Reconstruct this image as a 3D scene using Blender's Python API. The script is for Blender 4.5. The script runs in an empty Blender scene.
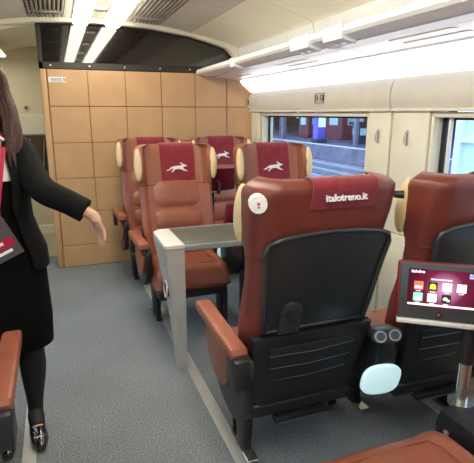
import bpy, bmesh, math, random
from mathutils import Vector, Matrix, noise
random.seed(4)
S = bpy.context.scene
COL = S.collection
PI = math.pi
R = math.radians

# ---------------------------------------------------------------- camera, sky, exposure
cd = bpy.data.cameras.new('camera'); cam = bpy.data.objects.new('camera', cd); COL.objects.link(cam)
cam.location = (0, 0, 1.5)
cam.rotation_euler = (R(90 - 14.1), 0, R(-20.6))
cd.sensor_fit = 'HORIZONTAL'; cd.sensor_width = 36; cd.lens = 470 / 474 * 36
cd.clip_start = .02; cd.clip_end = 400
S.camera = cam
W = bpy.data.worlds.new('sky'); S.world = W; W.use_nodes = True
bg = W.node_tree.nodes['Background']; bg.inputs[0].default_value = (.60, .76, 1.0, 1); bg.inputs[1].default_value = 4.6
S.view_settings.view_transform = 'Standard'; S.view_settings.look = 'None'
S.view_settings.gamma = 1; S.view_settings.use_curve_mapping = False
S.view_settings.exposure = 0.0
LAMP = 15          # ceiling tubes
COVE = 2.8          # light under the luggage racks

# ---------------------------------------------------------------- materials
MATS = {}
def mat(name, col, rough=.5, metal=0, bump=0, bscale=60, var=0, vscale=8, emit=0, ecol=None, spec=None, coat=0, sheen=0, stretch=None):
    m = bpy.data.materials.new(name); m.use_nodes = True
    nt = m.node_tree; b = nt.nodes['Principled BSDF']
    b.inputs['Base Color'].default_value = (*col, 1); b.inputs['Roughness'].default_value = rough
    b.inputs['Metallic'].default_value = metal
    if spec is not None: b.inputs['Specular IOR Level'].default_value = spec
    if coat: b.inputs['Coat Weight'].default_value = coat; b.inputs['Coat Roughness'].default_value = .08
    if sheen: b.inputs['Sheen Weight'].default_value = sheen
    if emit: b.inputs['Emission Color'].default_value = (*(ecol or col), 1); b.inputs['Emission Strength'].default_value = emit
    tc = nt.nodes.new('ShaderNodeTexCoord'); src = tc.outputs['Object']
    if stretch:
        mp = nt.nodes.new('ShaderNodeMapping'); mp.inputs['Scale'].default_value = stretch
        nt.links.new(src, mp.inputs[0]); src = mp.outputs[0]
    if var:
        n = nt.nodes.new('ShaderNodeTexNoise'); n.inputs['Scale'].default_value = vscale; n.inputs['Detail'].default_value = 4
        nt.links.new(src, n.inputs['Vector'])
        r = nt.nodes.new('ShaderNodeValToRGB')
        r.color_ramp.elements[0].position = .3; r.color_ramp.elements[1].position = .7
        r.color_ramp.elements[0].color = (*[c * (1 - var) for c in col], 1)
        r.color_ramp.elements[1].color = (*[min(1, c * (1 + var)) for c in col], 1)
        nt.links.new(n.outputs['Fac'], r.inputs[0]); nt.links.new(r.outputs[0], b.inputs['Base Color'])
    if bump:
        n = nt.nodes.new('ShaderNodeTexNoise'); n.inputs['Scale'].default_value = bscale; n.inputs['Detail'].default_value = 3
        nt.links.new(src, n.inputs['Vector'])
        bp = nt.nodes.new('ShaderNodeBump'); bp.inputs['Strength'].default_value = bump; bp.inputs['Distance'].default_value = .01
        nt.links.new(n.outputs['Fac'], bp.inputs['Height']); nt.links.new(bp.outputs[0], b.inputs['Normal'])
    MATS[name] = m
    return m
mat('leather', (.27, .080, .044), .36, bump=.12, bscale=90, var=.16, vscale=7)
mat('leather_back', (.155, .032, .022), .38, bump=.12, bscale=90, var=.18, vscale=6)
mat('leather_wing', (.26, .085, .046), .36, bump=.10, bscale=90, var=.12, vscale=7)
mat('cream_leather', (.68, .52, .29), .45, bump=.08, bscale=90, var=.08)
mat('maroon_cloth', (.19, .006, .016), .85, bump=.25, bscale=30, var=.2, vscale=14, sheen=.3)
mat('white_print', (.85, .80, .82), .7)
mat('seam', (.10, .025, .015), .6)
mat('black_plastic', (.014, .015, .017), .42, bump=.06, bscale=300)
mat('panel_black', (.020, .024, .026), .30, bump=.05, bscale=200)
mat('rim_black', (.03, .034, .036), .33)
mat('net', (.010, .011, .014), .8, bump=.3, bscale=200)
mat('wire', (.10, .11, .12), .4, metal=.5)
mat('grey_shell', (.22, .24, .25), .35)
mat('silver', (.50, .50, .48), .38, metal=.35, var=.05)
mat('silver_light', (.66, .66, .62), .35, metal=.1)
mat('chrome', (.62, .60, .56), .22, metal=.9)
mat('table_top', (.075, .075, .060), .45, var=.12, vscale=20)
mat('dark_edge', (.03, .03, .03), .4)
mat('white_plastic', (.78, .78, .74), .35)
mat('wall_cream', (.68, .65, .53), .45, bump=.04, bscale=250, var=.03)
mat('cove_cream', (.64, .60, .52), .45, var=.03)
mat('ceiling_cream', (.86, .81, .66), .42, var=.05, vscale=2)
mat('ceiling_grey', (.58, .57, .50), .4, var=.05, vscale=2)
mat('rack_white', (.90, .90, .90), .25, var=.03)
mat('rack_grey', (.62, .65, .74), .22)
mat('lens', (.70, .68, .55), .3)
mat('vent_dark', (.07, .07, .06), .6)
mat('vent_slat', (.34, .32, .27), .5)
mat('tile_tan', (.49, .295, .145), .42, bump=.05, bscale=160, var=.06, vscale=5)
mat('tile_joint', (.27, .15, .07), .7)
mat('glass_black', (.006, .004, .004), .04, spec=1.0)
mat('frame_black', (.018, .014, .012), .35)
mat('steel', (.5, .5, .48), .3, metal=.8)
mat('lamp', (1, .97, .86), .5, emit=LAMP, ecol=(1, .93, .76))
mat('lamp_cove', (1, .98, .95), .5, emit=COVE, ecol=(.93, .95, 1.0))
mat('rubber', (.012, .012, .013), .6)
mat('skin', (.56, .33, .24), .5, var=.05)
mat('suit', (.0030, .0028, .0030), .85, bump=.25, bscale=40, spec=.2)
mat('skirt', (.0022, .0022, .0025), .9, spec=.15)
mat('blouse', (.74, .70, .68), .7, bump=.2, bscale=18)
mat('tights', (.005, .005, .007), .55)
mat('shoe', (.006, .006, .007), .1, coat=1.0)
mat('hair', (.060, .020, .011), .42, bump=.9, bscale=60, var=.45, vscale=22, stretch=(6, 6, .5))
mat('lanyard', (.42, .01, .05), .6)
mat('card', (.08, .08, .085), .25, coat=.4)
mat('card_red', (.40, .01, .05), .4)
mat('eye_white', (.8, .8, .78), .3); mat('eye_dark', (.03, .015, .01), .2); mat('lip', (.42, .09, .08), .4)
mat('led_white', (.70, .86, .88), .25, emit=.5, ecol=(.62, .95, 1.0))
mat('socket_dark', (.10, .115, .125), .3); mat('socket', (.50, .54, .56), .3, metal=.3)
mat('ink', (.05, .03, .03), .7)
mat('sign_white', (.75, .76, .78), .5)
mat('red_print', (.55, .03, .03), .6)
mat('vest_floor', (.42, .38, .26), .5, var=.08, vscale=30)
mat('beige_wall', (.64, .58, .42), .5, var=.04)
mat('brown_glass', (.075, .055, .035), .15, var=.3, vscale=6)
mat('ballast', (.24, .23, .30), .9, bump=1, bscale=5, var=.5, vscale=5)
mat('rail_steel', (.45, .47, .55), .35, metal=.6)
mat('sleeper', (.20, .20, .24), .9)
mat('platform', (.17, .16, .23), .8, var=.3, vscale=1)
mat('pillar_violet', (.10, .10, .55), .5)
mat('dark_station', (.035, .03, .06), .8, var=.4, vscale=1)  # shade of the roofed station put into the colour
mat('kiosk_red', (.16, .03, .05), .7)
mat('pale_facade', (.70, .86, .90), .6, var=.04, vscale=2)
mat('facade_pane', (.42, .66, .74), .15)
mat('facade_frame', (.80, .86, .88), .5)
mat('bright_window', (.6, .7, .8), .5, emit=1.0, ecol=(.6, .75, .9))
def M(n): return MATS[n]

def carpet():
    m = bpy.data.materials.new('carpet'); m.use_nodes = True; nt = m.node_tree; b = nt.nodes['Principled BSDF']
    b.inputs['Roughness'].default_value = .9; b.inputs['Specular IOR Level'].default_value = .25
    tc = nt.nodes.new('ShaderNodeTexCoord')
    n = nt.nodes.new('ShaderNodeTexNoise'); n.inputs['Scale'].default_value = 130; n.inputs['Detail'].default_value = 3
    r = nt.nodes.new('ShaderNodeValToRGB'); e = r.color_ramp.elements
    e[0].position = .36; e[0].color = (.118, .134, .152, 1); e[1].position = .66; e[1].color = (.275, .300, .325, 1)
    n2 = nt.nodes.new('ShaderNodeTexNoise'); n2.inputs['Scale'].default_value = 2.2; n2.inputs['Detail'].default_value = 5
    r2 = nt.nodes.new('ShaderNodeValToRGB'); e = r2.color_ramp.elements
    e[0].position = .3; e[0].color = (.82, .82, .80, 1); e[1].position = .7; e[1].color = (1, 1, 1, 1)
    mx = nt.nodes.new('ShaderNodeMix'); mx.data_type = 'RGBA'; mx.blend_type = 'MULTIPLY'; mx.inputs[0].default_value = 1
    L = nt.links.new
    L(tc.outputs['Object'], n.inputs['Vector']); L(tc.outputs['Object'], n2.inputs['Vector'])
    L(n.outputs['Fac'], r.inputs[0]); L(n2.outputs['Fac'], r2.inputs[0]); L(r.outputs[0], mx.inputs[6]); L(r2.outputs[0], mx.inputs[7])
    L(mx.outputs[2], b.inputs['Base Color'])
    bp = nt.nodes.new('ShaderNodeBump'); bp.inputs['Strength'].default_value = .35; bp.inputs['Distance'].default_value = .004
    L(n.outputs['Fac'], bp.inputs['Height']); L(bp.outputs[0], b.inputs['Normal'])
    MATS['carpet'] = m
carpet()
def window_glass():
    m = bpy.data.materials.new('window_glass'); m.use_nodes = True; nt = m.node_tree; nt.nodes.clear()
    o = nt.nodes.new('ShaderNodeOutputMaterial'); t = nt.nodes.new('ShaderNodeBsdfTransparent'); g = nt.nodes.new('ShaderNodeBsdfGlossy')
    t.inputs[0].default_value = (.80, .87, .90, 1); g.inputs['Roughness'].default_value = .02
    lw = nt.nodes.new('ShaderNodeLayerWeight'); pw = nt.nodes.new('ShaderNodeMath'); pw.operation = 'POWER'; pw.inputs[1].default_value = 4
    f = nt.nodes.new('ShaderNodeMath'); f.operation = 'MULTIPLY_ADD'; f.inputs[1].default_value = .6; f.inputs[2].default_value = .03
    nt.links.new(lw.outputs['Facing'], pw.inputs[0]); nt.links.new(pw.outputs[0], f.inputs[0])
    x = nt.nodes.new('ShaderNodeMixShader')
    nt.links.new(f.outputs[0], x.inputs[0]); nt.links.new(t.outputs[0], x.inputs[1]); nt.links.new(g.outputs[0], x.inputs[2]); nt.links.new(x.outputs[0], o.inputs[0])
    MATS['window_glass'] = m
window_glass()
def screen_mat():
    m = bpy.data.materials.new('screen_display'); m.use_nodes = True; nt = m.node_tree; b = nt.nodes['Principled BSDF']
    b.inputs['Base Color'].default_value = (.02, .003, .008, 1); b.inputs['Roughness'].default_value = .15
    tc = nt.nodes.new('ShaderNodeTexCoord'); mp = nt.nodes.new('ShaderNodeMapping')
    mp.inputs['Location'].default_value = (-.14, 0, -.18); mp.inputs['Scale'].default_value = (9, 9, 9)
    g = nt.nodes.new('ShaderNodeTexGradient'); g.gradient_type = 'SPHERICAL'
    r = nt.nodes.new('ShaderNodeValToRGB'); e = r.color_ramp.elements
    e[0].position = 0; e[0].color = (.065, .004, .014, 1); e[1].position = 1; e[1].color = (.95, .45, .75, 1)
    x = e.new(.45); x.color = (.20, .015, .06, 1)
    L = nt.links.new
    L(tc.outputs['Object'], mp.inputs[0]); L(mp.outputs[0], g.inputs[0]); L(g.outputs[0], r.inputs[0]); L(r.outputs[0], b.inputs['Emission Color'])
    b.inputs['Emission Strength'].default_value = 1.0
    MATS['screen_display'] = m
screen_mat()
for nm, c in dict(icon_mint=(.25, .85, .55), icon_white=(.75, .9, .85), icon_green=(.2, .75, .3), icon_yellow=(.75, .75, .05), icon_red=(.8, .15, .1), icon_bar=(.75, .72, .78), icon_dark=(.01, .02, .01), icon_blue=(.35, .4, .8)).items():
    mat(nm, c, .4, emit=.9)

# ---------------------------------------------------------------- mesh helpers
def link(name, bm, m, parent=None, smooth=False, angle=None):
    me = bpy.data.meshes.new(name)
    bmesh.ops.recalc_face_normals(bm, faces=bm.faces)
    if smooth:
        for f in bm.faces: f.smooth = True
        if angle is not None:
            for e in bm.edges:
                if len(e.link_faces) == 2 and e.calc_face_angle(0) > angle: e.smooth = False
    bm.to_mesh(me); bm.free()
    o = bpy.data.objects.new(name, me); COL.objects.link(o)
    if m: me.materials.append(M(m))
    if parent: o.parent = parent
    return o
def thing(name, label, cat, loc=(0, 0, 0), rz=0, group=None):
    o = bpy.data.objects.new(name, None); COL.objects.link(o); o.empty_display_size = .1
    o.location = loc; o.rotation_euler = (0, 0, rz); o['label'] = label; o['category'] = cat
    if group: o['group'] = group
    return o
def tag(o, label, cat, group=None):
    o['label'] = label; o['category'] = cat
    if group: o['group'] = group
    return o
def structure(o): o['kind'] = 'structure'; return o
def sroot(name):
    o = bpy.data.objects.new(name, None); COL.objects.link(o); o.empty_display_size = .1; return structure(o)
def copy_tree(o, parent=None):
    c = o.copy(); COL.objects.link(c)
    if parent: c.parent = parent
    for ch in [x for x in o.children]: copy_tree(ch, c)
    return c
def B(): return bmesh.new()
def box(bm, c, s, bev=0, seg=2, rot=None):
    t = bmesh.new(); bmesh.ops.create_cube(t, size=1)
    bmesh.ops.scale(t, vec=s, verts=t.verts)
    if bev: bmesh.ops.bevel(t, geom=list(t.edges), offset=bev, segments=seg, profile=.5, affect='EDGES')
    if rot is not None: bmesh.ops.transform(t, matrix=rot, verts=t.verts)
    bmesh.ops.translate(t, vec=c, verts=t.verts)
    me = bpy.data.meshes.new('t'); t.to_mesh(me); t.free(); bm.from_mesh(me); bpy.data.meshes.remove(me)
    return bm
def b2(bm, x0, x1, y0, y1, z0, z1, bev=0, seg=2):
    return box(bm, ((x0+x1)/2, (y0+y1)/2, (z0+z1)/2), (abs(x1-x0), abs(y1-y0), abs(z1-z0)), bev, seg)
def prism(bm, pts, axis, a, b, bev=0, seg=2):
    """pts: 2-D outline; axis x -> (y,z), y -> (x,z), z -> (x,y)"""
    t = bmesh.new()
    def v(p, q): return {'x': (q, p[0], p[1]), 'y': (p[0], q, p[1]), 'z': (p[0], p[1], q)}[axis]
    A = [t.verts.new(v(p, a)) for p in pts]; C = [t.verts.new(v(p, b)) for p in pts]
    n = len(pts); t.faces.new(A); t.faces.new(C[::-1])
    for i in range(n): t.faces.new((A[i], A[(i+1) % n], C[(i+1) % n], C[i]))
    bmesh.ops.recalc_face_normals(t, faces=t.faces)
    if bev:
        ed = [e for e in t.edges if (e.verts[0] in A) == (e.verts[1] in A)]
        bmesh.ops.bevel(t, geom=ed, offset=bev, segments=seg, profile=.5, affect='EDGES')
    me = bpy.data.meshes.new('t'); t.to_mesh(me); t.free(); bm.from_mesh(me); bpy.data.meshes.remove(me)
    return bm
def cyl(bm, p, q, r, r2=None, n=20):
    p = Vector(p); q = Vector(q); d = q - p
    rot = d.to_track_quat('Z', 'Y').to_matrix().to_4x4()
    bmesh.ops.create_cone(bm, cap_ends=True, segments=n, radius1=r, radius2=r if r2 is None else r2, depth=d.length, matrix=Matrix.Translation((p + q) / 2) @ rot)
    return bm
def ball(bm, c, r, u=20, v=12, rot=None):
    m = Matrix.Translation(c) @ (rot if rot is not None else Matrix.Identity(4)) @ Matrix.Diagonal((*r, 1))
    bmesh.ops.create_uvsphere(bm, u_segments=u, v_segments=v, radius=1, matrix=m); return bm
def tube(bm, pts, rad, n=12, flat=None, caps=True):
    pts = [Vector(p) for p in pts]; rs = rad if isinstance(rad, (list, tuple)) else [rad] * len(pts)
    rings = []; up = None
    for i, p in enumerate(pts):
        d = (pts[min(i+1, len(pts)-1)] - pts[max(i-1, 0)]).normalized()
        if up is None: up = Vector((0, 0, 1)) if abs(d.z) < .9 else Vector((0, 1, 0))
        s = d.cross(up).normalized(); up = s.cross(d).normalized()
        ring = []
        for k in range(n):
            a = 2 * PI * k / n
            ring.append(bm.verts.new(p + s * math.cos(a) * rs[i] + up * math.sin(a) * rs[i] * (flat or 1)))
        rings.append(ring)
    for a, b in zip(rings, rings[1:]):
        for k in range(n): bm.faces.new((a[k], a[(k+1) % n], b[(k+1) % n], b[k]))
    if caps: bm.faces.new(rings[0][::-1]); bm.faces.new(rings[-1])
    return bm
def loft(bm, loops, cap=True):
    rings = [[bm.verts.new(p) for p in L] for L in loops]; n = len(rings[0])
    for a, b in zip(rings, rings[1:]):
        for k in range(n): bm.faces.new((a[k], a[(k+1) % n], b[(k+1) % n], b[k]))
    if cap: bm.faces.new(rings[0][::-1]); bm.faces.new(rings[-1])
    return bm
def crom(P, per=4, closed=True):
    out = []; n = len(P)
    rng = range(n) if closed else range(n - 1)
    for i in rng:
        g = (lambda k: P[k % n]) if closed else (lambda k: P[max(0, min(n-1, k))])
        p0, p1, p2, p3 = g(i-1), g(i), g(i+1), g(i+2)
        for j in range(per):
            t = j / per
            out.append(tuple(.5 * (2*b + (c-a)*t + (2*a-5*b+4*c-d)*t*t + (3*b-a-3*c+d)*t**3) for a, b, c, d in zip(p0, p1, p2, p3)))
    if not closed: out.append(tuple(P[-1]))
    return out
def interp(tab, z):
    if z <= tab[0][0]: return tab[0][1:]
    for a, b in zip(tab, tab[1:]):
        if z <= b[0]:
            t = (z - a[0]) / (b[0] - a[0]); return tuple(x + (y - x) * t for x, y in zip(a[1:], b[1:]))
    return tab[-1][1:]
def ribbon(bm, path, x0, x1, th=.006, nx=6, wave=0):
    """sheet swept along a (y,z) path between x0 and x1, with thickness"""
    n = len(path); nor = []
    for i in range(n):
        a = path[max(0, i-1)]; b = path[min(n-1, i+1)]
        d = Vector((b[0]-a[0], b[1]-a[1])).normalized(); nor.append(Vector((-d.y, d.x)))
    def P(i, j, o):
        x = x0 + (x1-x0) * j / nx; w = wave * math.sin(j * 1.9 + i * .5)
        return (x, path[i][0] + nor[i].x * (o + w), path[i][1] + nor[i].y * (o + w))
    T = [[bm.verts.new(P(i, j, 0)) for j in range(nx+1)] for i in range(n)]
    U = [[bm.verts.new(P(i, j, th)) for j in range(nx+1)] for i in range(n)]
    for i in range(n-1):
        for j in range(nx):
            bm.faces.new((T[i][j], T[i][j+1], T[i+1][j+1], T[i+1][j])); bm.faces.new((U[i][j], U[i+1][j], U[i+1][j+1], U[i][j+1]))
        bm.faces.new((T[i][0], T[i+1][0], U[i+1][0], U[i][0])); bm.faces.new((T[i][nx], U[i][nx], U[i+1][nx], T[i+1][nx]))
    for j in range(nx):
        bm.faces.new((T[0][j], U[0][j], U[0][j+1], T[0][j+1])); bm.faces.new((T[-1][j], T[-1][j+1], U[-1][j+1], U[-1][j]))
    return bm
def text_mesh(name, body, size, m, parent, mtx, depth=.0006, bold=0, align='CENTER'):
    c = bpy.data.curves.new(name, 'FONT'); c.body = body; c.size = size; c.align_x = align; c.align_y = 'CENTER'
    c.extrude = depth; c.offset = bold; c.resolution_u = 3
    t = bpy.data.objects.new('tmp', c); COL.objects.link(t)
    dg = bpy.context.evaluated_depsgraph_get(); me = bpy.data.meshes.new_from_object(t.evaluated_get(dg))
    bpy.data.objects.remove(t); bpy.data.curves.remove(c)
    me.name = name; me.transform(mtx); me.materials.clear(); me.materials.append(M(m))
    o = bpy.data.objects.new(name, me); COL.objects.link(o)
    if parent: o.parent = parent
    return o

CX = .42                                   # centre line of the car
def mx(x, side): return x if side > 0 else 2 * CX - x
YB, YF = -2.6, 4.8                         # rear end and partition
YE = 6.4                                   # end of the vestibule

# ---------------------------------------------------------------- floor
fl = B(); b2(fl, -1.16, 2.0, YB, YE, -.08, 0); structure(link('floor', fl, 'carpet'))
v = B(); b2(v, -1.08, 1.9, 5.25, YE, .001, .006); structure(link('floor_vestibule', v, 'vest_floor'))
for i, x in enumerate((.645, 1.74, -.24, -.82)):
    bm = B(); b2(bm, x-.03, x+.03, -1.6, 4.7, .0005, .007, .002, 1)
    b2(bm, x-.012, x+.012, -1.6, 4.7, .006, .0085)
    o = link('trim_%d' % (i+1), bm, 'silver'); structure(o)

# ---------------------------------------------------------------- side walls, windows, coves, racks
WIN = [(2.66, 4.42), (.36, 2.10), (-2.1, -.2)]
ZS, ZT = .78, 1.50
def side_wall(side, name):
    root = sroot(name)
    def bb(bm, x0, x1, *a, **k):
        a0, a1 = mx(x0, side), mx(x1, side); return b2(bm, min(a0, a1), max(a0, a1), *a, **k)
    bm = B(); bb(bm, 1.945, 2.04, YB, YE, 0, ZS-.03); bb(bm, 1.945, 2.04, YB, YE, ZT+.03, 2.4)
    e = sorted(WIN); ys = [YB] + [q for w in e for q in w] + [YE]
    for a, b in zip(ys[0::2], ys[1::2]): bb(bm, 1.945, 2.04, a-.0, b+.0, ZS-.03, ZT+.03)
    link('core', bm, 'wall_cream', root)
    # pillar panels, split at seams
    for a, b in [(4.45, 4.795), (2.428, 2.655), (2.105, 2.412), (.08, .355), (-.195, .072), (YB, -2.105)]:
        bm = B(); bb(bm, 1.915, 1.944, a, b, ZS, 1.525, bev=.006); link('panel', bm, 'wall_cream', root, True, .6)
    # lower panels below the windows
    for a, b in [(2.428, 4.795), (.08, 2.412), (YB, .072)]:
        bm = B(); bb(bm, 1.90, 1.944, a, b, .10, ZS-.004, bev=.008); link('panel', bm, 'wall_cream', root, True, .6)
        bm = B(); bb(bm, 1.86, 1.944, a, b, .0, .094, bev=.01); link('heater_cover', bm, 'silver', root, True, .6)
    # cove panels under the rack, same seams
    prof = [(1.905, 1.532), (1.893, 1.56), (1.888, 1.60), (1.893, 1.65), (1.915, 1.705), (1.944, 1.705), (1.944, 1.532)]
    for a, b in [(2.425, 4.795), (.08, 2.415), (YB, .07)]:
        bm = B(); prism(bm, [(mx(x, side), z) for x, z in prof], 'y', a, b); link('cove_panel', bm, 'cove_cream', root, True, .5)
        # moulding under the cove
        bm = B(); bb(bm, 1.895, 1.944, a, b, 1.512, 1.530, bev=.004); link('moulding', bm, 'wall_cream', root)
    # hooks
    for y in (2.536, 2.267):
        bm = B(); x = mx(1.913, side); s = -side
        tube(bm, [(x, y, 1.39), (x+.018*s, y, 1.39), (x+.022*s, y, 1.37), (x+.022*s, y, 1.335), (x, y, 1.325)], .005, 8)
        box(bm, (x+.002*s, y, 1.36), (.004, .022, .09), .002, 1)
        link('coat_hook', bm, 'chrome', root, True, .6)
    return root
wr = side_wall(1, 'wall_right'); wl = side_wall(-1, 'wall_left')
k = 0
for side in (1, -1):
    for (a, b) in WIN:
        k += 1; root = sroot('window_%d' % k)
        X = lambda x: mx(x, side)
        def bb(bm, x0, x1, *q, **kw): return b2(bm, min(X(x0), X(x1)), max(X(x0), X(x1)), *q, **kw)
        bm = B()
        bb(bm, 1.925, 2.04, a-.002, a+.024, ZS, ZT, bev=.008); bb(bm, 1.925, 2.04, b-.024, b+.002, ZS, ZT, bev=.008)
        bb(bm, 1.925, 2.04, a, b, ZT-.022, ZT+.008, bev=.006); bb(bm, 1.90, 2.04, a, b, ZS-.028, ZS+.02, bev=.008)
        link('window_frame', bm, 'wall_cream', root, True, .6)
        bm = B()
        for y0, y1, z0, z1 in ((a+.024, a+.052, ZS+.02, ZT-.02), (b-.052, b-.024, ZS+.02, ZT-.02), (a+.024, b-.024, ZS+.02, ZS+.035), (a+.024, b-.024, ZT-.034, ZT-.02)):
            bb(bm, 1.985, 2.0, y0, y1, z0, z1)
        link('gasket', bm, 'rubber', root)
        bm = B(); bb(bm, 1.990, 1.996, a+.03, b-.03, ZS+.02, ZT-.02); link('pane', bm, 'window_glass', root)
# rounded white guide posts at the near window (blind track)
bm = B(); b2(bm, 1.955, 1.975, 1.985, 2.005, ZS+.02, ZT-.02, .006); tag_o = link('blind_track', bm, 'silver_light', bpy.data.objects['window_2'], True, .6)

def rack(side, y0, y1, label):
    X = lambda x: mx(x, side)
    root = thing('luggage_rack', label, 'luggage rack', (0, 0, 0))
    def pr(bm, pts, a, b, **k): return prism(bm, [(X(x), z) for x, z in pts], 'y', a, b, **k)
    bm = B(); pr(bm, [(1.374, 1.880), (1.36, 1.895), (1.372, 1.925), (1.42, 1.935), (1.80, 1.90), (1.93, 1.90), (1.93, 1.862), (1.81, 1.825), (1.79, 1.838), (1.60, 1.852), (1.47, 1.858)], y0, y1)
    link('shelf', bm, 'rack_white', root, True, .3)
    # dark grey recessed track on the underside
    bm = B(); pr(bm, [(1.46, 1.8565), (1.53, 1.8530), (1.53, 1.860), (1.46, 1.863)], y0+.04, y1-.04); link('track', bm, 'rack_grey', root)
    # light diffuser between shelf and wall
    bm = B(); pr(bm, [(1.805, 1.825), (1.812, 1.800), (1.835, 1.778), (1.86, 1.758), (1.888, 1.735), (1.912, 1.708), (1.925, 1.712), (1.90, 1.77), (1.86, 1.81), (1.82, 1.830)], y0, min(y1, 4.70))
    link('light_diffuser', bm, 'lamp_cove', root)
    # oval reading light lenses in pairs and bracket blocks on the lip
    for yc in (1.88, 3.17, 4.38, .55, -.8, -2.0):
        if not (y0 < yc < y1): continue
        for xc, zc in ((1.615, 1.8505), (1.705, 1.8440)):
            bm = B(); pts = []
            L, w = .215, .024
            for i in range(16):
                a = 2*PI*i/16; pts.append((X(xc) + w*math.cos(a), yc + (L-w if math.sin(a) > 0 else -(L-w)) + w*math.sin(a)))
            prism(bm, pts, 'z', zc-.001, zc+.014); link('lens', bm, 'lens', root)
    for yc in (3.73, 2.60, 2.24, 1.1, -.1, -1.3):
        if not (y0 < yc < y1): continue
        bm = B(); ln = .11 if yc == 2.60 else (.05 if yc == 3.73 else .09)
        pr(bm, [(1.362, 1.862), (1.356, 1.928), (1.40, 1.938), (1.45, 1.86), (1.45, 1.845)], yc-ln, yc+ln); link('bracket', bm, 'rack_white', root, True, .3)
        for d in (-.04, .03):
            bm = B(); cyl(bm, (X(1.41), yc+d, 1.846), (X(1.41), yc+d, 1.86), .016, n=16); link('spot_light', bm, 'rack_grey', root)
    return root
rack(1, 2.42, 4.79, 'white luggage rack over the far window, running to the tan partition')
rack(1, YB, 2.412, 'white luggage rack over the near window, cut off by the right picture edge')
rack(-1, 2.42, 4.6, 'white luggage rack along the left side over the aisle end')
rack(-1, YB, 2.412, 'white luggage rack on the left side above the single seat')

# seat number plates on the right cove
def plate(y, s, label):
    root = thing('seat_number_plate', label, 'sign', (1.886, y, 1.612), R(-90))
    bm = B(); w, h = .066*s, .036*s
    for x0, x1, z0, z1 in ((-w, w, h-.003, h), (-w, w, -h, -h+.003), (-w, -w+.003, -h, h), (w-.003, w, -h, h)): b2(bm, x0, x1, -.0036, .001, z0, z1)
    link('outline', bm, 'ink', root)
    m = Matrix.Translation((0, -.003, 0)) @ Matrix.Rotation(R(90), 4, 'X')
    text_mesh('number', '51 52' if s > .9 else '57', .058*s, 'ink', root, m, bold=.0006)
    bm = B(); ball(bm, (w-.014, -.002, .012), (.005, .002, .005)); b2(bm, w-.018, w-.010, -.003, .001, -.018, .005); link('pictogram', bm, 'ink', root)
plate(3.243, 1.0, 'outlined seat number plate on the cream cove above middle of far window')
plate(4.72, .75, 'small seat number plate on the cream cove next to tan partition')

# ---------------------------------------------------------------- ceiling
half = [(0, 2.325), (.28, 2.325), (.56, 2.305), (.88, 2.255), (1.20, 2.19), (1.355, 2.145), (1.372, 2.06), (1.45, 1.99), (1.52, 1.94)]
def ceiling_profile(off=0):
    l = [(CX - u, z - off) for u, z in reversed(half)]; r = [(CX + u, z - off) for u, z in half[1:]]
    return l + r
cp = ceiling_profile()
ceil = sroot('ceiling')
# arc of curved outer panels (three per side) and middle strip
def cseg(pts, y0, y1, m, name='panel'):
    bm = B(); prism(bm, pts + [(x, z+.03) for x, z in reversed(pts)], 'y', y0, y1); return link(name, bm, m, ceil, True, .3)
for s in (1, -1):
    T = lambda L: [(CX + s*u, z) for u, z in L]
    for a, b in ((YB, .9), (.908, 3.2), (3.208, 4.72)):
        cseg(T([(.57, 2.304), (.72, 2.283), (.876, 2.256)]), a, b, 'ceiling_grey')
        cseg(T([(.880, 2.255), (1.04, 2.226), (1.20, 2.19), (1.30, 2.163), (1.345, 2.146), (1.362, 2.13)]), a, b, 'ceiling_cream')
        cseg(T([(1.364, 2.125), (1.385, 2.05), (1.44, 1.99), (1.52, 1.93)]), a, b, 'rack_white')
        cseg(T([(.205, 2.325), (.275, 2.325)]), a, b, 'ceiling_grey')
    # longitudinal vent slats
    cseg(T([(.275, 2.345), (.57, 2.330)]), YB, 4.72, 'vent_dark', 'vent_back')
    for j in range(9):
        u = .292 + j * .032; z = 2.322 - (u-.28) * .06
        bm = B(); b2(bm, CX+s*u-.008, CX+s*u+.008, YB, 4.70, z-.006, z+.02, .002, 1); link('slat', bm, 'vent_slat', ceil)
    for y in (1.2, 2.35, 3.5, 4.42):
        bm = B(); b2(bm, CX+s*.425-.14, CX+s*.425+.14, y-.006, y+.006, 2.295, 2.32); link('crossbar', bm, 'vent_slat', ceil)
# middle spot strip
bm = B(); b2(bm, CX-.075, CX+.075, YB, 4.72, 2.325, 2.35); link('middle_strip', bm, 'vent_slat', ceil)
bm = B(); b2(bm, -1.16, 2.0, YB, YE, 2.40, 2.44); link('roof', bm, 'ceiling_cream', ceil)
for i in range(6):
    y = 4.2 - i * .9
    t = thing('ceiling_spotlight', 'round ceiling spotlight between the two tubes, ' + ('nearest', 'second from', 'third from', 'fourth from', 'fifth from', 'farthest from')[i] + ' the black glass', 'spotlight', (CX, y, 2.322), 0, 'spotlights between the ceiling tubes')
    bm = B(); cyl(bm, (0, 0, -.012), (0, 0, .003), .045, .05, 24); link('ring', bm, 'white_plastic', t)
    bm = B(); cyl(bm, (0, 0, -.014), (0, 0, -.010), .028, n=20); link('bulb', bm, 'lens', t)
    bm = B()
    for q in range(5): b2(bm, -.055+q*.024, -.043+q*.024, .10, .16, -.006, .003)
    link('grille', bm, 'vent_dark', t)
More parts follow.
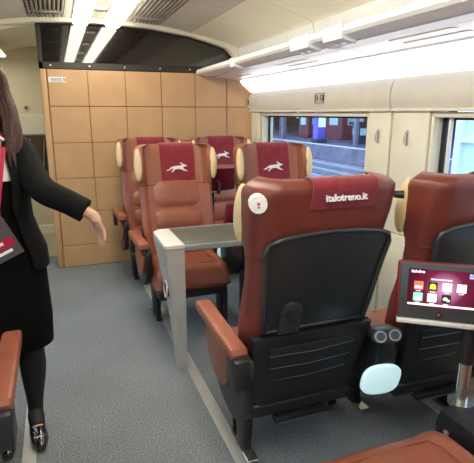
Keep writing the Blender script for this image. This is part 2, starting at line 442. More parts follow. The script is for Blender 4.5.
for s, lab in ((-1, 'left'), (1, 'right')):
    t = thing('ceiling_light', 'long glowing ceiling tube light, the %s one of the pair' % lab, 'ceiling light', (CX + s*.14, 0, 0))
    bm = B(); b2(bm, -.07, .07, YB+.05, 4.715, 2.30, 2.345, .004, 1); link('housing', bm, 'white_plastic', t)
    for y0, y1 in ((YB+.1, -.2), (-.18, 2.25), (2.27, 4.70)):
        bm = B(); prism(bm, [(-.066, 2.299), (-.062, 2.270), (-.045, 2.256), (0, 2.250), (.045, 2.256), (.062, 2.270), (.066, 2.299)], 'y', y0, y1); link('diffuser', bm, 'lamp', t)
# arch rib in front of the partition
bm = B(); P0 = ceiling_profile(-.02); P1 = [(CX-u, z) for u, z in ((1.53, 1.86), (1.40, 1.90), (1.37, 2.03), (1.24, 2.145), (.89, 2.222), (.49, 2.275), (.2, 2.290))] + [(CX+u, z) for u, z in ((0, 2.292), (.2, 2.290), (.49, 2.275), (.89, 2.226), (1.25, 2.14), (1.36, 2.03), (1.40, 1.90), (1.53, 1.86))]
prism(bm, P0 + P1[::-1], 'y', 4.725, 4.80); link('arch_rib', bm, 'ceiling_cream', ceil, True, .4)

# ---------------------------------------------------------------- partition with tan tiles, black glass above
part = sroot('wall_back')
bm = B(); b2(bm, -.095, 1.945, 4.812, 4.88, 0, 1.93); link('core', bm, 'tile_joint', part)
bm = B(); b2(bm, -.10, -.042, 4.80, 4.885, 0, 1.893, .012, 3); link('edge_post', bm, 'tile_tan', part, True, .6)
xs = [-.038, .312, .657, 1.003, 1.350, 1.69]; zs = [.222, .556, .889, 1.228, 1.563, 1.892]
for i in range(5):
    for j in range(5):
        bm = B(); b2(bm, xs[i]+.0026, xs[i+1]-.0026, 4.797+random.uniform(-.0008, .0008), 4.815, zs[j]+.0026, zs[j+1]-.0026, .003, 1); link('tile', bm, 'tile_tan', part)
    # last strip narrows to the wall
for j in range(5):   # curved corner column of tiles
    bm = B(); arc = [(1.694, 4.797), (1.78, 4.792), (1.85, 4.765), (1.89, 4.72), (1.912, 4.66), (1.925, 4.66), (1.93, 4.82), (1.694, 4.82)]
    prism(bm, arc, 'z', zs[j]+.0026, zs[j+1]-.0026); link('tile', bm, 'tile_tan', part, True, .5)
bm = B(); b2(bm, -.038, 1.93, 4.797, 4.815, .004, zs[0]-.003, .004, 1); link('kick_board', bm, 'tile_tan', part)
# glass
bm = B(); gl = [(-.095, 1.90), (1.90, 1.90), (1.85, 1.98), (1.80, 2.02), (1.67, 2.14), (1.31, 2.24), (.91, 2.28), (.42, 2.30), (-.07, 2.28), (-.095, 2.28)]
prism(bm, gl, 'y', 4.835, 4.85); link('pane', bm, 'glass_black', part)
bm = B(); b2(bm, -.10, 1.92, 4.80, 4.87, 1.894, 1.955, .004, 1); b2(bm, -.10, -.062, 4.80, 4.87, 1.894, 2.27, .004, 1); link('glass_frame', bm, 'frame_black', part)
for x in (.0, .34, .66, 1.0, 1.3):
    bm = B(); cyl(bm, (x, 4.801, 1.925), (x, 4.796, 1.925), .008, n=12); link('screw', bm, 'steel', part)
t = thing('notice_sticker', 'small white notice sticker at upper left corner of the tan partition', 'sign', (.045, 4.795, 1.80))
bm = B(); b2(bm, -.075, .075, -.002, .001, -.024, .024, .001, 1); link('sheet', bm, 'sign_white', t)
bm = B()
for z in (.010, -.002, -.013): 
    for q in range(6): b2(bm, -.052+q*.016, -.040+q*.016, -.003, -.002, z-.003, z+.003)
b2(bm, .055, .066, -.003, -.002, -.013, .014); link('print', bm, 'ink', t)
# vestibule beyond the partition
vb = sroot('wall_far')
bm = B(); b2(bm, -1.16, 2.0, YE-.03, YE+.03, 0, 2.4); link('core', bm, 'beige_wall', vb)
bm = B(); b2(bm, -1.0, .2, YE-.05, YE-.03, .62, 1.24, .004, 1); link('dark_pane', bm, 'brown_glass', vb)
bm = B(); b2(bm, -1.0, .2, YE-.055, YE-.03, 1.25, 1.49, .01, 2); link('pale_panel', bm, 'wall_cream', vb)
for x in (-.36, -.20, -.05):  # curved reflections in the door glass, built as slim tubes
    bm = B(); tube(bm, [(x, YE-.065, .66), (x+.02, YE-.065, .9), (x+.05, YE-.065, 1.2)], .006, 6); link('reflection_line', bm, 'steel', vb)
bm = B(); b2(bm, -1.0, .4, YE-.06, YE-.03, 0, .11, .004, 1); structure(link('baseboard_far', bm, 'white_plastic'))
bm = B(); prism(bm, [(-1.1, 1.98), (-.9, 2.06), (-.60, 2.16), (-.21, 2.262), (-.10, 2.262), (-.10, 2.30), (-.21, 2.30), (-1.1, 2.30)], 'y', 4.88, YE); structure(link('ceiling_vestibule', bm, 'ceiling_cream', smooth=True, angle=.5))
bm = B(); b2(bm, -.11, 1.95, 4.9, YE, 2.27, 2.3); structure(link('ceiling_vestibule_flat', bm, 'ceiling_grey'))
t = thing('wall_spotlight', 'small round spotlight on the beige vestibule wall beside the woman\'s hair', 'spotlight', (-.315, YE-.03, 1.565))
bm = B(); cyl(bm, (0, 0, 0), (0, -.03, 0), .035, .03, n=20); link('ring', bm, 'steel', t)
bm = B(); cyl(bm, (0, -.028, 0), (0, -.034, 0), .018, n=20); link('bulb', bm, 'ink', t)
for x, lb in ((-.55, 'left'), (.9, 'right')):  # added fill panels that brighten the vestibule
    t = thing('vestibule_fill_light', 'flat fill light added in the vestibule behind the partition, the %s one' % lb, 'ceiling light', (x, 5.6, 2.1 if x < 0 else 2.25))
    bm = B(); b2(bm, -.12, .12, -.35, .35, 0, .02, .004, 1); link('housing', bm, 'white_plastic', t); bm = B(); b2(bm, -.10, .10, -.33, .33, -.006, .0); link('diffuser', bm, 'lamp', t)
bm = B(); b2(bm, -1.16, 2.0, YB-.06, YB, 0, 2.4); structure(link('wall_rear', bm, 'tile_tan'))

# ---------------------------------------------------------------- seat
HARE = [(-.098, -.022), (-.075, -.020), (-.055, -.006), (-.040, -.012), (-.060, -.034), (-.052, -.037), (-.026, -.014), (.005, -.010), (.028, -.016), (.052, -.028), (.078, -.031), (.080, -.026), (.056, -.018), (.040, -.004),
        (.046, .006), (.066, .008), (.073, .013), (.062, .021), (.050, .024), (.022, .040), (.016, .036), (.036, .021), (.022, .016), (-.006, .014), (-.034, .012), (-.058, .004), (-.078, -.012), (-.098, -.017)]
BT = [  # z, y of back surface, half width, wing depth, thickness
    (.38, .055, .250, .09, .080), (.50, .010, .265, .10, .085), (.70, -.050, .278, .11, .090), (.88, -.095, .276, .10, .085), (.98, -.120, .280, .11, .080),
    (1.06, -.140, .290, .150, .075), (1.14, -.160, .298, .175, .075), (1.22, -.178, .298, .170, .075), (1.25, -.184, .294, .155, .070), (1.268, -.180, .282, .13, .060)]
def back_y(z): return interp(BT, z)[0]
def section(z, shr=0, zz=None):
    y0, w, d, t = interp(BT, z); w -= shr; y0 += shr*.6; t -= shr; zz = z if zz is None else zz
    t = max(t, .012); wi = w - .058 + shr*.8
    half = [(0, y0-.012), (w*.55, y0-.008), (w-.05, y0+.004), (w-.008, y0+.045), (w, y0+d*.7), (w-.002, y0+d), (w-.026, y0+d+.018), (wi, y0+d-.004), (wi-.012, y0+max(d*.6, t+.01)), (wi-.05, y0+t+.006), (wi*.5, y0+t), ]
    P = half + [(0, y0+t)] + [(-x, y) for x, y in half[:0:-1]]
    return [(x, y, zz) for x, y in crom(P, 3)]
CUSH = dict(leather='leather')
def make_seat(co, text, arm_up=False, label='', cat='seat', group=None, arms=(-1, 1), slim=0, frame_in=0):
    r = thing('train_seat', label, cat, (0, 0, 0), 0, group)
    # backrest shell: lower leather and upper headrest portion
    Z = [.38, .44, .50, .57, .64, .70, .76, .82, .88, .93, .98]
    bm = B(); loft(bm, [section(z) for z in Z]); link('backrest', bm, 'leather_back' if text else 'leather', r, True, .9)
    Z = [.982, 1.02, 1.06, 1.10, 1.14, 1.18, 1.22, 1.245]
    L = [section(z) for z in Z] + [section(1.256, .006), section(1.265, .018, 1.268), section(1.268, .034, 1.275)]
    bm = B(); loft(bm, L); link('headrest', bm, 'leather_wing' if not text else 'leather_back', r, True, .9)
    # seam piping between
    bm = B(); s = [p for p in section(.981, -.0015)]; tube(bm, s + [s[0]], .0028, 6, caps=False); link('piping', bm, 'seam', r, True)
    # padded front panels of the back (three horizontal pads, the top one arched)
    for z0, z1, pr_ in ((.47, .64, .05), (.648, .80, .045), (.808, .985, .035)):
        bm = B(); n = 9; loops = []
        yc = lambda z: back_y(z) + interp(BT, z)[3]
        for i in range(n):
            a = i/(n-1); z = z0 + (z1-z0)*a; b = math.sin(PI*a)**.5 if 0 < a < 1 else 0
            loop = []
            w = .200
            for j in range(25):
                u = -1 + 2*j/24; e = (1-abs(u)**6)
                zz = z + (.022*(1-u*u) if z1 > .95 else 0) * a
                loop.append((w*u, yc(z) - .01 + (.008 + pr_*.45*b) * max(0, e)**.5, zz))
            loop += [(w, yc(z)-.02, z), (-w, yc(z)-.02, z)]
            loops.append(loop)
        loft(bm, loops); link('back_cushion', bm, 'leather', r, True, .9)
    # cream wing pads
    for s in (-1, 1):
        bm = B(); y0, w, d, t = interp(BT, 1.14)
        ball(bm, (s*(w-.014), y0+d-.006, 1.135), (.030, .036, .118), 20, 14, Matrix.Rotation(R(8), 4, 'X') @ Matrix.Rotation(R(-14*s), 4, 'Z')); link('wing_pad', bm, 'cream_leather', r, True)
    # cover draped over the headrest
    f = [(back_y(z) + interp(BT, z)[3] + .005, z) for z in (1.005, 1.04, 1.08, 1.12, 1.16, 1.20, 1.235)]
    f += [(-.112, 1.258), (-.125, 1.275), (-.15, 1.284), (-.175, 1.282), (-.195, 1.270)]
    f += [(back_y(z) - .019, z) for z in (1.25, 1.225, 1.195, 1.172)]
    bm = B(); ribbon(bm, f, co-.132, co+.132, .006, 16, .0014); cov = link('headrest_cover', bm, 'maroon_cloth', r, True, .9)
    if text:
        m = Matrix.Translation((co+.0, back_y(1.213)-.029, 1.213)) @ Matrix.Rotation(R(84), 4, 'X')
        text_mesh('lettering', 'italotreno.it', .0355, 'white_print', cov, m, .003, bold=.0006)
    # leaping hare emblem on the front
    zc = 1.10; yy = back_y(zc)+interp(BT, zc)[3]+.016
    bm = B(); prism(bm, [(co - x*.92, zc + z*.95) for x, z in HARE], 'y', yy-.006, yy+.003)
    em = link('emblem', bm, 'white_print', cov)
    # seat cushion
    bm = B(); loops = []
    ny = 14
    for i in range(ny+1):
        a = i/ny; y = .04 + .46*a
        e = (1-(max(0, (a-.72))/.28)**2.6)**.5 if a > .72 else 1
        zt = .345 + .125*max(e, .06) + .012*math.sin(PI*a); zb = .345 - .045*max(e, .05) ; w = .252 - .02*(1-e)
        pts = [(-w, zb), (0, zb), (w, zb), (w+.006, (zt+zb)/2), (w-.006, zt-.022), (w-.04, zt+.004), (w-.09, zt-.004), (0, zt), (-w+.09, zt-.004), (-w+.04, zt+.004), (-w+.006, zt-.022), (-w-.006, (zt+zb)/2)]
        loops.append([(x, y, z) for x, z in crom(pts, 3)])
    loft(bm, loops); c = link('seat_cushion', bm, 'leather', r, True, .9)
    bm = B(); tube(bm, [(-.16, .12, .4825), (-.165, .25, .487), (-.162, .34, .487), (-.15, .395, .478), (0, .402, .474), (.15, .395, .478), (.162, .34, .487), (.165, .25, .487), (.16, .12, .4825)], .0022, 6); link('stitching', bm, 'cream_leather' if 0 else 'leather_wing', c)
    # black under frame
    bm = B(); b2(bm, -.25, .25, .0, .44, .235, .305, .02, 3); link('seat_pan', bm, 'black_plastic', r, True, .7)
    # side frames, armrests
    for s in arms:
        k = (lambda x: x - slim)
        kf = (lambda x: x - slim - frame_in)
        side = [(-.10, .575), (.10, .575), (.33, .585), (.372, .55), (.36, .47), (.29, .36), (.17, .275), (.03, .255), (-.07, .31), (-.115, .44)]
        if arm_up: side = [(-.10, .50), (.0, .44), (.20, .38), (.34, .37), (.345, .33), (.27, .29), (.17, .265), (.03, .255), (-.07, .31), (-.115, .44)]
        bm = B()
        prism(bm, crom(side, 3), 'x', s*kf(.275), s*kf(.315), .006); link('side_frame', bm, 'black_plastic', r, True, .6)
        bm = B(); prism(bm, crom([(.02, .545), (.20, .56), (.33, .545), (.335, .49), (.27, .40), (.14, .36), (.04, .42)], 3), 'x', s*kf(.316), s*kf(.338), .008)
        if arm_up: bm.free()
        else: link('side_pad', bm, 'leather', r, True, .6)
        t = bmesh.new(); 
        arm = [(-.10, .615), (-.09, .635), (.10, .640), (.36, .655), (.40, .645), (.405, .615), (.37, .600), (.1, .592), (-.09, .590)]
        prism(t, arm, 'x', s*k(.296), s*k(.368), .012, 3)
        if arm_up: bmesh.ops.rotate(t, cent=(0, -.08, .62), matrix=Matrix.Rotation(R(104), 3, 'X'), verts=t.verts)
        a = link('armrest', t, 'leather', r, True, .7)
        bm = B(); b2(bm, s*k(.30), s*k(.364), -.13, -.02, .47, .60, .012, 2); link('armrest_hinge', bm, 'black_plastic', r, True, .6)
    # pedestals
    for s in (-1, 1):
        dy = 0 if s == (arms[0] if len(arms) == 1 else -1) else .22
        bm = B(); prism(bm, [(.06+dy, .27), (.20+dy, .27), (.175+dy, .05), (.20+dy, .010), (.075+dy, .010), (.095+dy, .05)], 'x', s*.222-.022, s*.222+.022, .006)
        b2(bm, s*.222-.018, s*.222+.018, .225+dy, .245+dy, .03, .27, .004, 1); b2(bm, s*.222-.02, s*.222+.02, .08+dy, .25+dy, .010, .03, .003, 1)
        link('pedestal', bm, 'black_plastic', r, True, .6)
        bm = B(); b2(bm, s*.222-.025, s*.222+.03, .02+dy, .09+dy, .009, .02, .003, 1); link('floor_clamp', bm, 'chrome', r)
    # folding table panel on the back, following the recline
    def back_panel(outline, y_in, y_out, bm, bev=.004):
        t = bmesh.new(); prism(t, outline, 'y', y_in, y_out, bev)
        for v in t.verts: v.co.y += back_y(v.co.z)
        me = bpy.data.meshes.new('t'); t.to_mesh(me); t.free(); bm.from_mesh(me); bpy.data.meshes.remove(me)
    rows = [(-.225, .66), (-.238, .80), (-.252, .95), (-.262, 1.025), (-.250, 1.055), (-.20, 1.072), (-.10, 1.083), (0, 1.087), (.10, 1.083), (.20, 1.072), (.250, 1.055), (.262, 1.025), (.252, .95), (.238, .80), (.225, .66)]
    bm = B(); back_panel(rows, -.030, -.012, bm); tp = link('tray_table', bm, 'panel_black', r, True, .5)
    bm = B(); tube(bm, [(x, back_y(z) - .032, z) for x, z in rows], .009, 8); link('rim', bm, 'rim_black', tp, True)
    bm = B(); tube(bm, [(-.236, back_y(.676)-.03, .676), (.236, back_y(.676)-.03, .676)], .008, 8); link('bottom_rail', bm, 'rim_black', tp, True)
    bm = B(); zk = .765; pts = [(-.125+.044*math.cos(a), zk+.044*math.sin(a)) for a in [PI*i/10 for i in range(11)]] + [(-.169, .665), (-.081, .665)]
    back_panel(pts, -.055, -.030, bm); kn = link('latch', bm, 'rim_black', tp, True, .5)
    bm = B(); cyl(bm, (-.125, back_y(zk)-.052, zk), (-.125, back_y(zk)-.074, zk), .030, .027, 24); link('knob', bm, 'black_plastic', kn, True, .6)
    # lower back shell with net pocket
    bm = B(); back_panel([(-.272, .655), (.272, .655), (.268, .60), (.235, .325), (.20, .290), (-.20, .290), (-.235, .325), (-.268, .60)], -.052, .0, bm, .01)
    sh = link('back_shell', bm, 'black_plastic', r, True, .5)
    bm = B(); back_panel([(-.20, .60), (.215, .60), (.19, .375), (-.175, .375)], -.062, -.050, bm, .004); pk = link('net_pocket', bm, 'net', r, True, .5)
    for z in (.565, .50, .43):
        bm = B(); w = .20 - (.6-z)*.1; tube(bm, [(-w, back_y(z)-.064, z), (0, back_y(z-.006)-.068, z-.006), (w, back_y(z)-.064, z+.004)], .0018, 6); link('wire', bm, 'wire', pk)
    # footrest under the back
    bm = B(); b2(bm, -.140, .120, -.02, .02, .212, .232, .006, 2); b2(bm, -.140, .120, -.045, -.028, .220, .230, .004, 1); ft = link('footrest', bm, 'black_plastic', r, True, .6)
    for s in (-.06, .07):
        bm = B(); tube(bm, [(s, .0, .222), (s, .08, .245), (s, .12, .28)], .010, 8); link('bracket', bm, 'black_plastic', ft)
    # grey side trim on the wall side
    if text:
     bm = B(); tube(bm, [(.283, back_y(z)+.035, z) for z in (.62, .72, .82, .92, 1.00, 1.05)], [.012, .02, .022, .020, .014, .006], 10); link('side_trim', bm, 'grey_shell', r, True)
    # round white button and dark peg on the headrest
    z = 1.205; y = back_y(z)
    if slim == 0 and text:
     bm = B(); cyl(bm, (-.286, y+.03, z), (-.301, y-.014, z), .033, .030, 28); bt = link('call_button', bm, 'white_plastic', r, True, .7)
     bm = B(); cyl(bm, (-.3005, y-.012, z), (-.302, y-.017, z), .018, n=24); link('button_centre', bm, 'cream_leather' if 0 else 'sign_white', bt)
     bm = B(); b2(bm, -.307, -.296, y-.0185, y-.016, z-.001, z+.008); b2(bm, -.305, -.298, y-.0185, y-.016, z-.011, z-.005); link('button_mark', bm, 'red_print', bt)
    if text: bm = B(); cyl(bm, (.282, y+.03, z-.005), (.312, y+.01, z-.005), .013, .016, 16); link('coat_peg', bm, 'black_plastic', r, True, .7)
    return r
def put(o, x, y, rz, label, group):
    o.location = (x, y, 0); o.rotation_euler = (0, 0, rz); o['label'] = label; o['group'] = group; return o
G1 = 'leather seats with their backs to the viewer'; G2 = 'leather seats facing the viewer'
put(make_seat(.03, True, arms=(-1,)), .908, 1.60, 0, 'large brown leather aisle seat seen from behind, italotreno.it on its headrest cover', G1)
put(make_seat(.03, True, arms=(1,), slim=.045), 1.59, 1.52, 0, 'brown leather window seat seen from behind, behind the small screen at right edge', G1)
put(make_seat(.03, True, arms=(1,), frame_in=.035), -.57, 1.56, 0, 'single leather seat at left edge, only its armrest in view by the woman\'s legs', G1)
f1 = make_seat(-.03, False, arms=(1,)); put(f1, .815, 3.46, PI, 'brown leather seat with cream wings facing us at the table end, front left', G2)
f2 = make_seat(-.03, False, arms=(-1,), slim=.03); put(f2, 1.535, 3.27, PI, 'leather seat facing us right before the window, above the black-backed seat', G2)
f3 = copy_tree(f1); put(f3, .800, 4.43, PI, 'leather seat facing us in the back row at left, half hidden, before the tan tiles', G2)
f4 = copy_tree(f2); put(f4, 1.50, 4.42, PI, 'leather seat facing us in the back row at right, below the rack end', G2)
BT = [(z, y0 - (z-.40)*.30, w, d, t) for z, y0, w, d, t in BT]     # the nearest row is reclined further
put(make_seat(.03, True, arm_up=True, arms=()), .885, .612, 0, 'nearest brown leather seat, its cushion front at the bottom edge of the picture', G1)
put(make_seat(.03, True, arms=(1,), slim=.03), 1.585, .50, 0, 'nearest window-side leather seat beyond the right picture edge', G1)

# ---------------------------------------------------------------- console between each pair
mat('maroon_case', (.16, .006, .016), .35); mat('bezel_grey', (.050, .056, .058), .38)
def make_console():
    r = thing('centre_console', '', 'console')
    bm = B(); prism(bm, [(-.08, .50), (-.06, .56), (.05, .585), (.38, .60), (.42, .57), (.40, .47), (.30, .36), (.14, .30), (.0, .30), (-.07, .40)], 'x', -.030, .030, .008); link('body', bm, 'black_plastic', r, True, .6)
    bm = B(); prism(bm, [(-.09, .600), (.10, .618), (.40, .640), (.42, .620), (.40, .600), (.05, .585), (-.08, .575)], 'x', -.045, .045, .010, 3); link('armrest_pad', bm, 'leather', r, True, .7)
    # grey rounded housing with two sockets facing back
    t = bmesh.new(); pts = []
    for i in range(24):
        an = 2*PI*i/24; pts.append(((.030 if math.cos(an) > 0 else -.030) + .031*math.cos(an), .031*math.sin(an)))
    prism(t, pts, 'y', -.13, -.02, .006); bmesh.ops.rotate(t, cent=(0, 0, 0), matrix=Matrix.Rotation(R(-24), 3, 'Z') @ Matrix.Rotation(R(-16), 3, 'X') @ Matrix.Rotation(R(-8), 3, 'Y'), verts=t.verts)
    bmesh.ops.translate(t, vec=(.012, .02, .578), verts=t.verts); hs = link('socket_housing', t, 'bezel_grey', r, True, .6)
    HM = Matrix.Translation((.012, .02, .578)) @ Matrix.Rotation(R(-24), 4, 'Z') @ Matrix.Rotation(R(-16), 4, 'X') @ Matrix.Rotation(R(-8), 4, 'Y')
    for s in (-1, 1):
        P = [HM @ Vector((s*.029 + .021*math.cos(2*PI*q/20), -.131, .021*math.sin(2*PI*q/20))) for q in range(21)]
        t = bmesh.new(); tube(t, P, .0035, 8, caps=False); sk = link('socket', t, 'socket', hs, True)
        t = bmesh.new(); cyl(t, HM @ Vector((s*.029, -.133, 0)), HM @ Vector((s*.029, -.128, 0)), .019, n=20)
        for q in (-.006, 0, .006): cyl(t, HM @ Vector((s*.029+q, -.134, 0)), HM @ Vector((s*.029+q, -.132, 0)), .002, n=8)
        sf = link('socket_face', t, 'socket_dark', hs)
    # bracket and pill shaped courtesy light
    bm = B(); prism(bm, [(-.055, .60), (.0, .60), (.02, .40), (-.01, .36), (-.035, .38)], 'x', -.050, .015, .008); link('bracket', bm, 'black_plastic', r, True, .6)
    t = bmesh.new(); pts = []
    for i in range(32):
        an = 2*PI*i/32; c = math.cos(an); s_ = math.sin(an)
        pts.append(((abs(c)**.8)*(1 if c > 0 else -1)*.098, (abs(s_)**.66)*(1 if s_ > 0 else -1)*.070))
    prism(t, pts, 'y', -.022, 0, .007, 3); bmesh.ops.rotate(t, cent=(0, 0, 0), matrix=Matrix.Rotation(R(5), 3, 'X') @ Matrix.Rotation(R(8), 3, 'Y'), verts=t.verts)
    bmesh.ops.translate(t, vec=(-.050, -.075, .415), verts=t.verts); cl = link('courtesy_light', t, 'led_white', r, True, .6); cl['label'] = 'pale glowing pill-shaped light cover'
    bm = B(); b2(bm, -.02, .02, .33, .38, .009, .42, .006, 1); link('pedestal', bm, 'black_plastic', r, True, .6)
    return r
c1 = make_console(); c1.location = (1.24, 1.53, 0); c1['label'] = 'centre armrest console with two round sockets and glowing pill light, between the big rear-view seats'
def copy_c(o, x, y, rz, label):
    c = copy_tree(o); c.location = (x, y, 0); c.rotation_euler = (0, 0, rz); c['label'] = label; return c
copy_c(c1, 1.175, 3.36, PI, 'centre armrest console between the two seats that face the table')
copy_c(c1, 1.15, 4.42, PI, 'centre armrest console between the back row seats before the partition')

# near console with the screen post
t = thing('screen_console', 'black console block with a chrome post at lower right, beside the nearest cushion', 'console', (1.235, 1.0, 0))
bm = B(); prism(bm, [(-.45, .0), (.06, .0), (.10, .30), (.12, .44), (.10, .50), (-.05, .50), (-.45, .56)], 'x', -.065, .065, .012); link('body', bm, 'black_plastic', t, True, .6)
bm = B(); cyl(bm, (-.067, .06, .43), (-.060, .06, .43), .012, n=16); link('bolt', bm, 'chrome', t)
bm = B(); cyl(bm, (.04, .11, .49), (.04, .11, .66), .021, n=20); cyl(bm, (.04, .11, .49), (.04, .11, .502), .045, n=24); link('lower_post', bm, 'chrome', t, True, .6)
bm = B(); cyl(bm, (.04, .11, .655), (.04, .11, .80), .026, n=20); link('upper_post', bm, 'black_plastic', t, True, .6)

# monitors
def make_screen():
    r = thing('entertainment_screen', '', 'screen')
    bm = B(); b2(bm, -.138, .135, .004, .030, -.095, .105, .010, 3); link('case', bm, 'maroon_case', r, True, .6)
    bm = B(); b2(bm, -.128, .135, -.006, .006, -.093, .103, .004, 2); link('bezel', bm, 'bezel_grey', r, True, .6)
    bm = B(); b2(bm, -.132, .137, -.016, .02, -.110, -.094, .004, 2); link('sill', bm, 'silver_light', r, True, .6)
    bm = B(); b2(bm, -.103, .118, -.0075, -.004, -.048, .084); d = link('display', bm, 'screen_display', r)
    m = Matrix.Rotation(R(90), 4, 'X')
    text_mesh('lettering', 'italolive', .014, 'icon_bar', d, Matrix.Translation((-.095, -.0085, .074)) @ m, .0003, .0005, 'LEFT')
    bm = B()
    for q in range(8): b2(bm, -.030+q*.0085, -.0235+q*.0085, -.0088, -.0075, .048, .053)
    link('heading', bm, 'icon_bar', d)
    bm = B(); b2(bm, .088, .096, -.0088, -.0075, .070, .078); b2(bm, .098, .106, -.0088, -.0075, .070, .078); b2(bm, .088, .106, -.0088, -.0075, .062, .068); link('clock', bm, 'icon_blue', d)
    cols = [['icon_red', 'icon_dark', 'icon_white', 'icon_white'], ['icon_mint', 'icon_white', 'icon_dark', None]]
    for j, row in enumerate(cols):
        for i, cc in enumerate(row):
            if not cc: continue
            x = -.068 + i*.045; z = .026 - j*.040
            bm = B(); b2(bm, x-.0148, x+.0148, -.0092, -.0075, z-.0145, z+.0145, .0007, 1); ic = link('icon', bm, cc, d)
            bm = B()
            if (i, j) == (1, 0): cyl(bm, (x, -.0092, z), (x, -.0102, z), .0095, n=16); b2(bm, x-.010, x+.010, -.0102, -.0092, z-.009, z-.004); mm = 'icon_yellow'
            elif (i, j) == (0, 0): b2(bm, x-.012, x+.012, -.0102, -.0092, z-.010, z-.001); mm = 'icon_bar'
            elif (i, j) == (2, 1): ball(bm, (x-.003, -.0095, z), (.008, .001, .006)); ball(bm, (x+.006, -.0095, z-.005), (.006, .001, .004)); mm = 'icon_bar'
            elif (i, j) == (0, 1): b2(bm, x-.010, x+.010, -.0102, -.0092, z-.010, z+.001); mm = 'icon_white'
            else:
                for q in range(3): b2(bm, x-.006, x+.005, -.0102, -.0092, z-.006+q*.005, z-.0045+q*.005)
                mm = 'icon_mint'
            link('symbol', bm, mm, ic)
            bm = B(); b2(bm, x-.008, x+.008, -.0088, -.0075, z-.0205, z-.0180); link('caption', bm, 'icon_bar', d)
    bm = B(); b2(bm, -.100, .112, -.0088, -.0075, -.043, -.036); link('status_bar', bm, 'icon_bar', d)
    bm = B(); cyl(bm, (.003, -.0055, -.071), (.003, -.010, -.071), .011, n=20); bt = link('button', bm, 'black_plastic', r, True, .6)
    bm = B(); cyl(bm, (.003, -.0095, -.071), (.003, -.0112, -.071), .005, n=14); link('button_dot', bm, 'red_print', bt)
    # arm behind
    bm = B(); tube(bm, [(.06, .028, 0), (.06, .065, -.02), (.06, .075, -.10)], .016, 10); link('mount_arm', bm, 'black_plastic', r, True, .8)
    return r
mat('maroon_case', (.16, .006, .016), .35); mat('bezel_grey', (.050, .056, .058), .38)
s1 = make_screen(); s1.location = (1.170, 1.16, .905); s1.rotation_euler = (R(-6), R(0), R(-36)); s1['label'] = 'lit entertainment screen with app icons on maroon background, at right edge'
def scr(x, y, z, rz, rx, label, sc=1):
    c = copy_tree(s1); c.location = (x, y, z); c.rotation_euler = (R(rx), 0, R(rz)); c['label'] = label; c.scale = (sc, sc, sc)
    bm = B(); cyl(bm, (x, y, .60), (x, y, z), .014, n=12); return c
scr(1.225, 3.63, .98, 180+14, -12, 'maroon back of a folded screen, the upper one between facing seats', .95)
scr(1.19, 3.12, .80, 180+10, -14, 'maroon back of a folded screen, the lower one right of the table-end seat', .9)
def post(x, y, z0, z1, label):
    bm = B(); tube(bm, [(x, y, z0), (x, y, z1)], .014, 12); cyl(bm, (x, y, z0), (x, y, z0+.012), .03, n=16); return tag(link('screen_post', bm, 'black_plastic', None, True, .7), label, 'post')
post(1.17, 3.69, 0, .98, 'dark post holding the upper maroon screen between facing seats')
post(1.14, 3.20, .625, .80, 'dark post holding the lower maroon screen between facing seats')

# ---------------------------------------------------------------- table between facing seats
t = thing('bay_table', 'grey table with a silver end panel between the facing seats', 'table', (.61, 2.5, 0))
bm = B(); b2(bm, .012, 1.28, .02, .44, .742, .768, .006, 2); tt = link('tabletop', bm, 'table_top', t, True, .6)
bm = B(); b2(bm, .012, 1.28, .004, .019, .738, .772, .004, 2); link('front_edge', bm, 'grey_shell', tt, True, .6)
bm = B(); b2(bm, .012, 1.28, .441, .452, .738, .772, .003, 1); link('rear_edge', bm, 'grey_shell', tt, True, .6)
# end panel: solid tapering towards the floor, with a hexagonal grip
bm = B(); loops = []
for z, x0, x1, y0, y1 in ((.0, -.045, .012, -.0, .10), (.02, -.045, .012, 0, .10), (.25, -.058, .012, 0, .125), (.42, -.070, .012, 0, .17), (.60, -.088, .012, 0, .25), (.72, -.098, .012, 0, .34), (.755, -.100, .012, 0, .36)):
    c = .012; loops.append([(x0+c, y0, z), (x1, y0, z), (x1, y1, z), (x0+c, y1, z), (x0, y1-c, z), (x0, y0+c, z)])
loft(bm, loops); ep = link('end_panel', bm, 'silver', t, True, .5)
bm = B(); prism(bm, [(-.092, -.006), (.012, -.006), (.012, .40), (-.06, .40), (-.098, .35), (-.104, .01)], 'z', .757, .785, .006, 3); link('end_cap', bm, 'silver_light', t, True, .6)
bm = B(); hexa = [(.045, .53), (.085, .545), (.125, .53), (.13, .48), (.085, .445), (.05, .465)]
prism(bm, hexa, 'x', -.088, -.068, .003); link('grip_shade', bm, 'dark_edge', t)  # dark plate in place of the shaded hexagonal opening
bm = B(); tube(bm, [(-.087+(.50-z)*-.04, y, z) for y, z in hexa + hexa[:1]], .005, 8); link('grip_rim', bm, 'silver_light', t, True)
bm = B(); cyl(bm, (-.094, .05, .66), (-.088, .05, .66), .010, n=16); link('keyhole', bm, 'dark_edge', t)
bm = B(); b2(bm, 1.10, 1.14, .15, .30, .009, .745, .01, 2); link('wall_leg', bm, 'silver', t, True, .6)

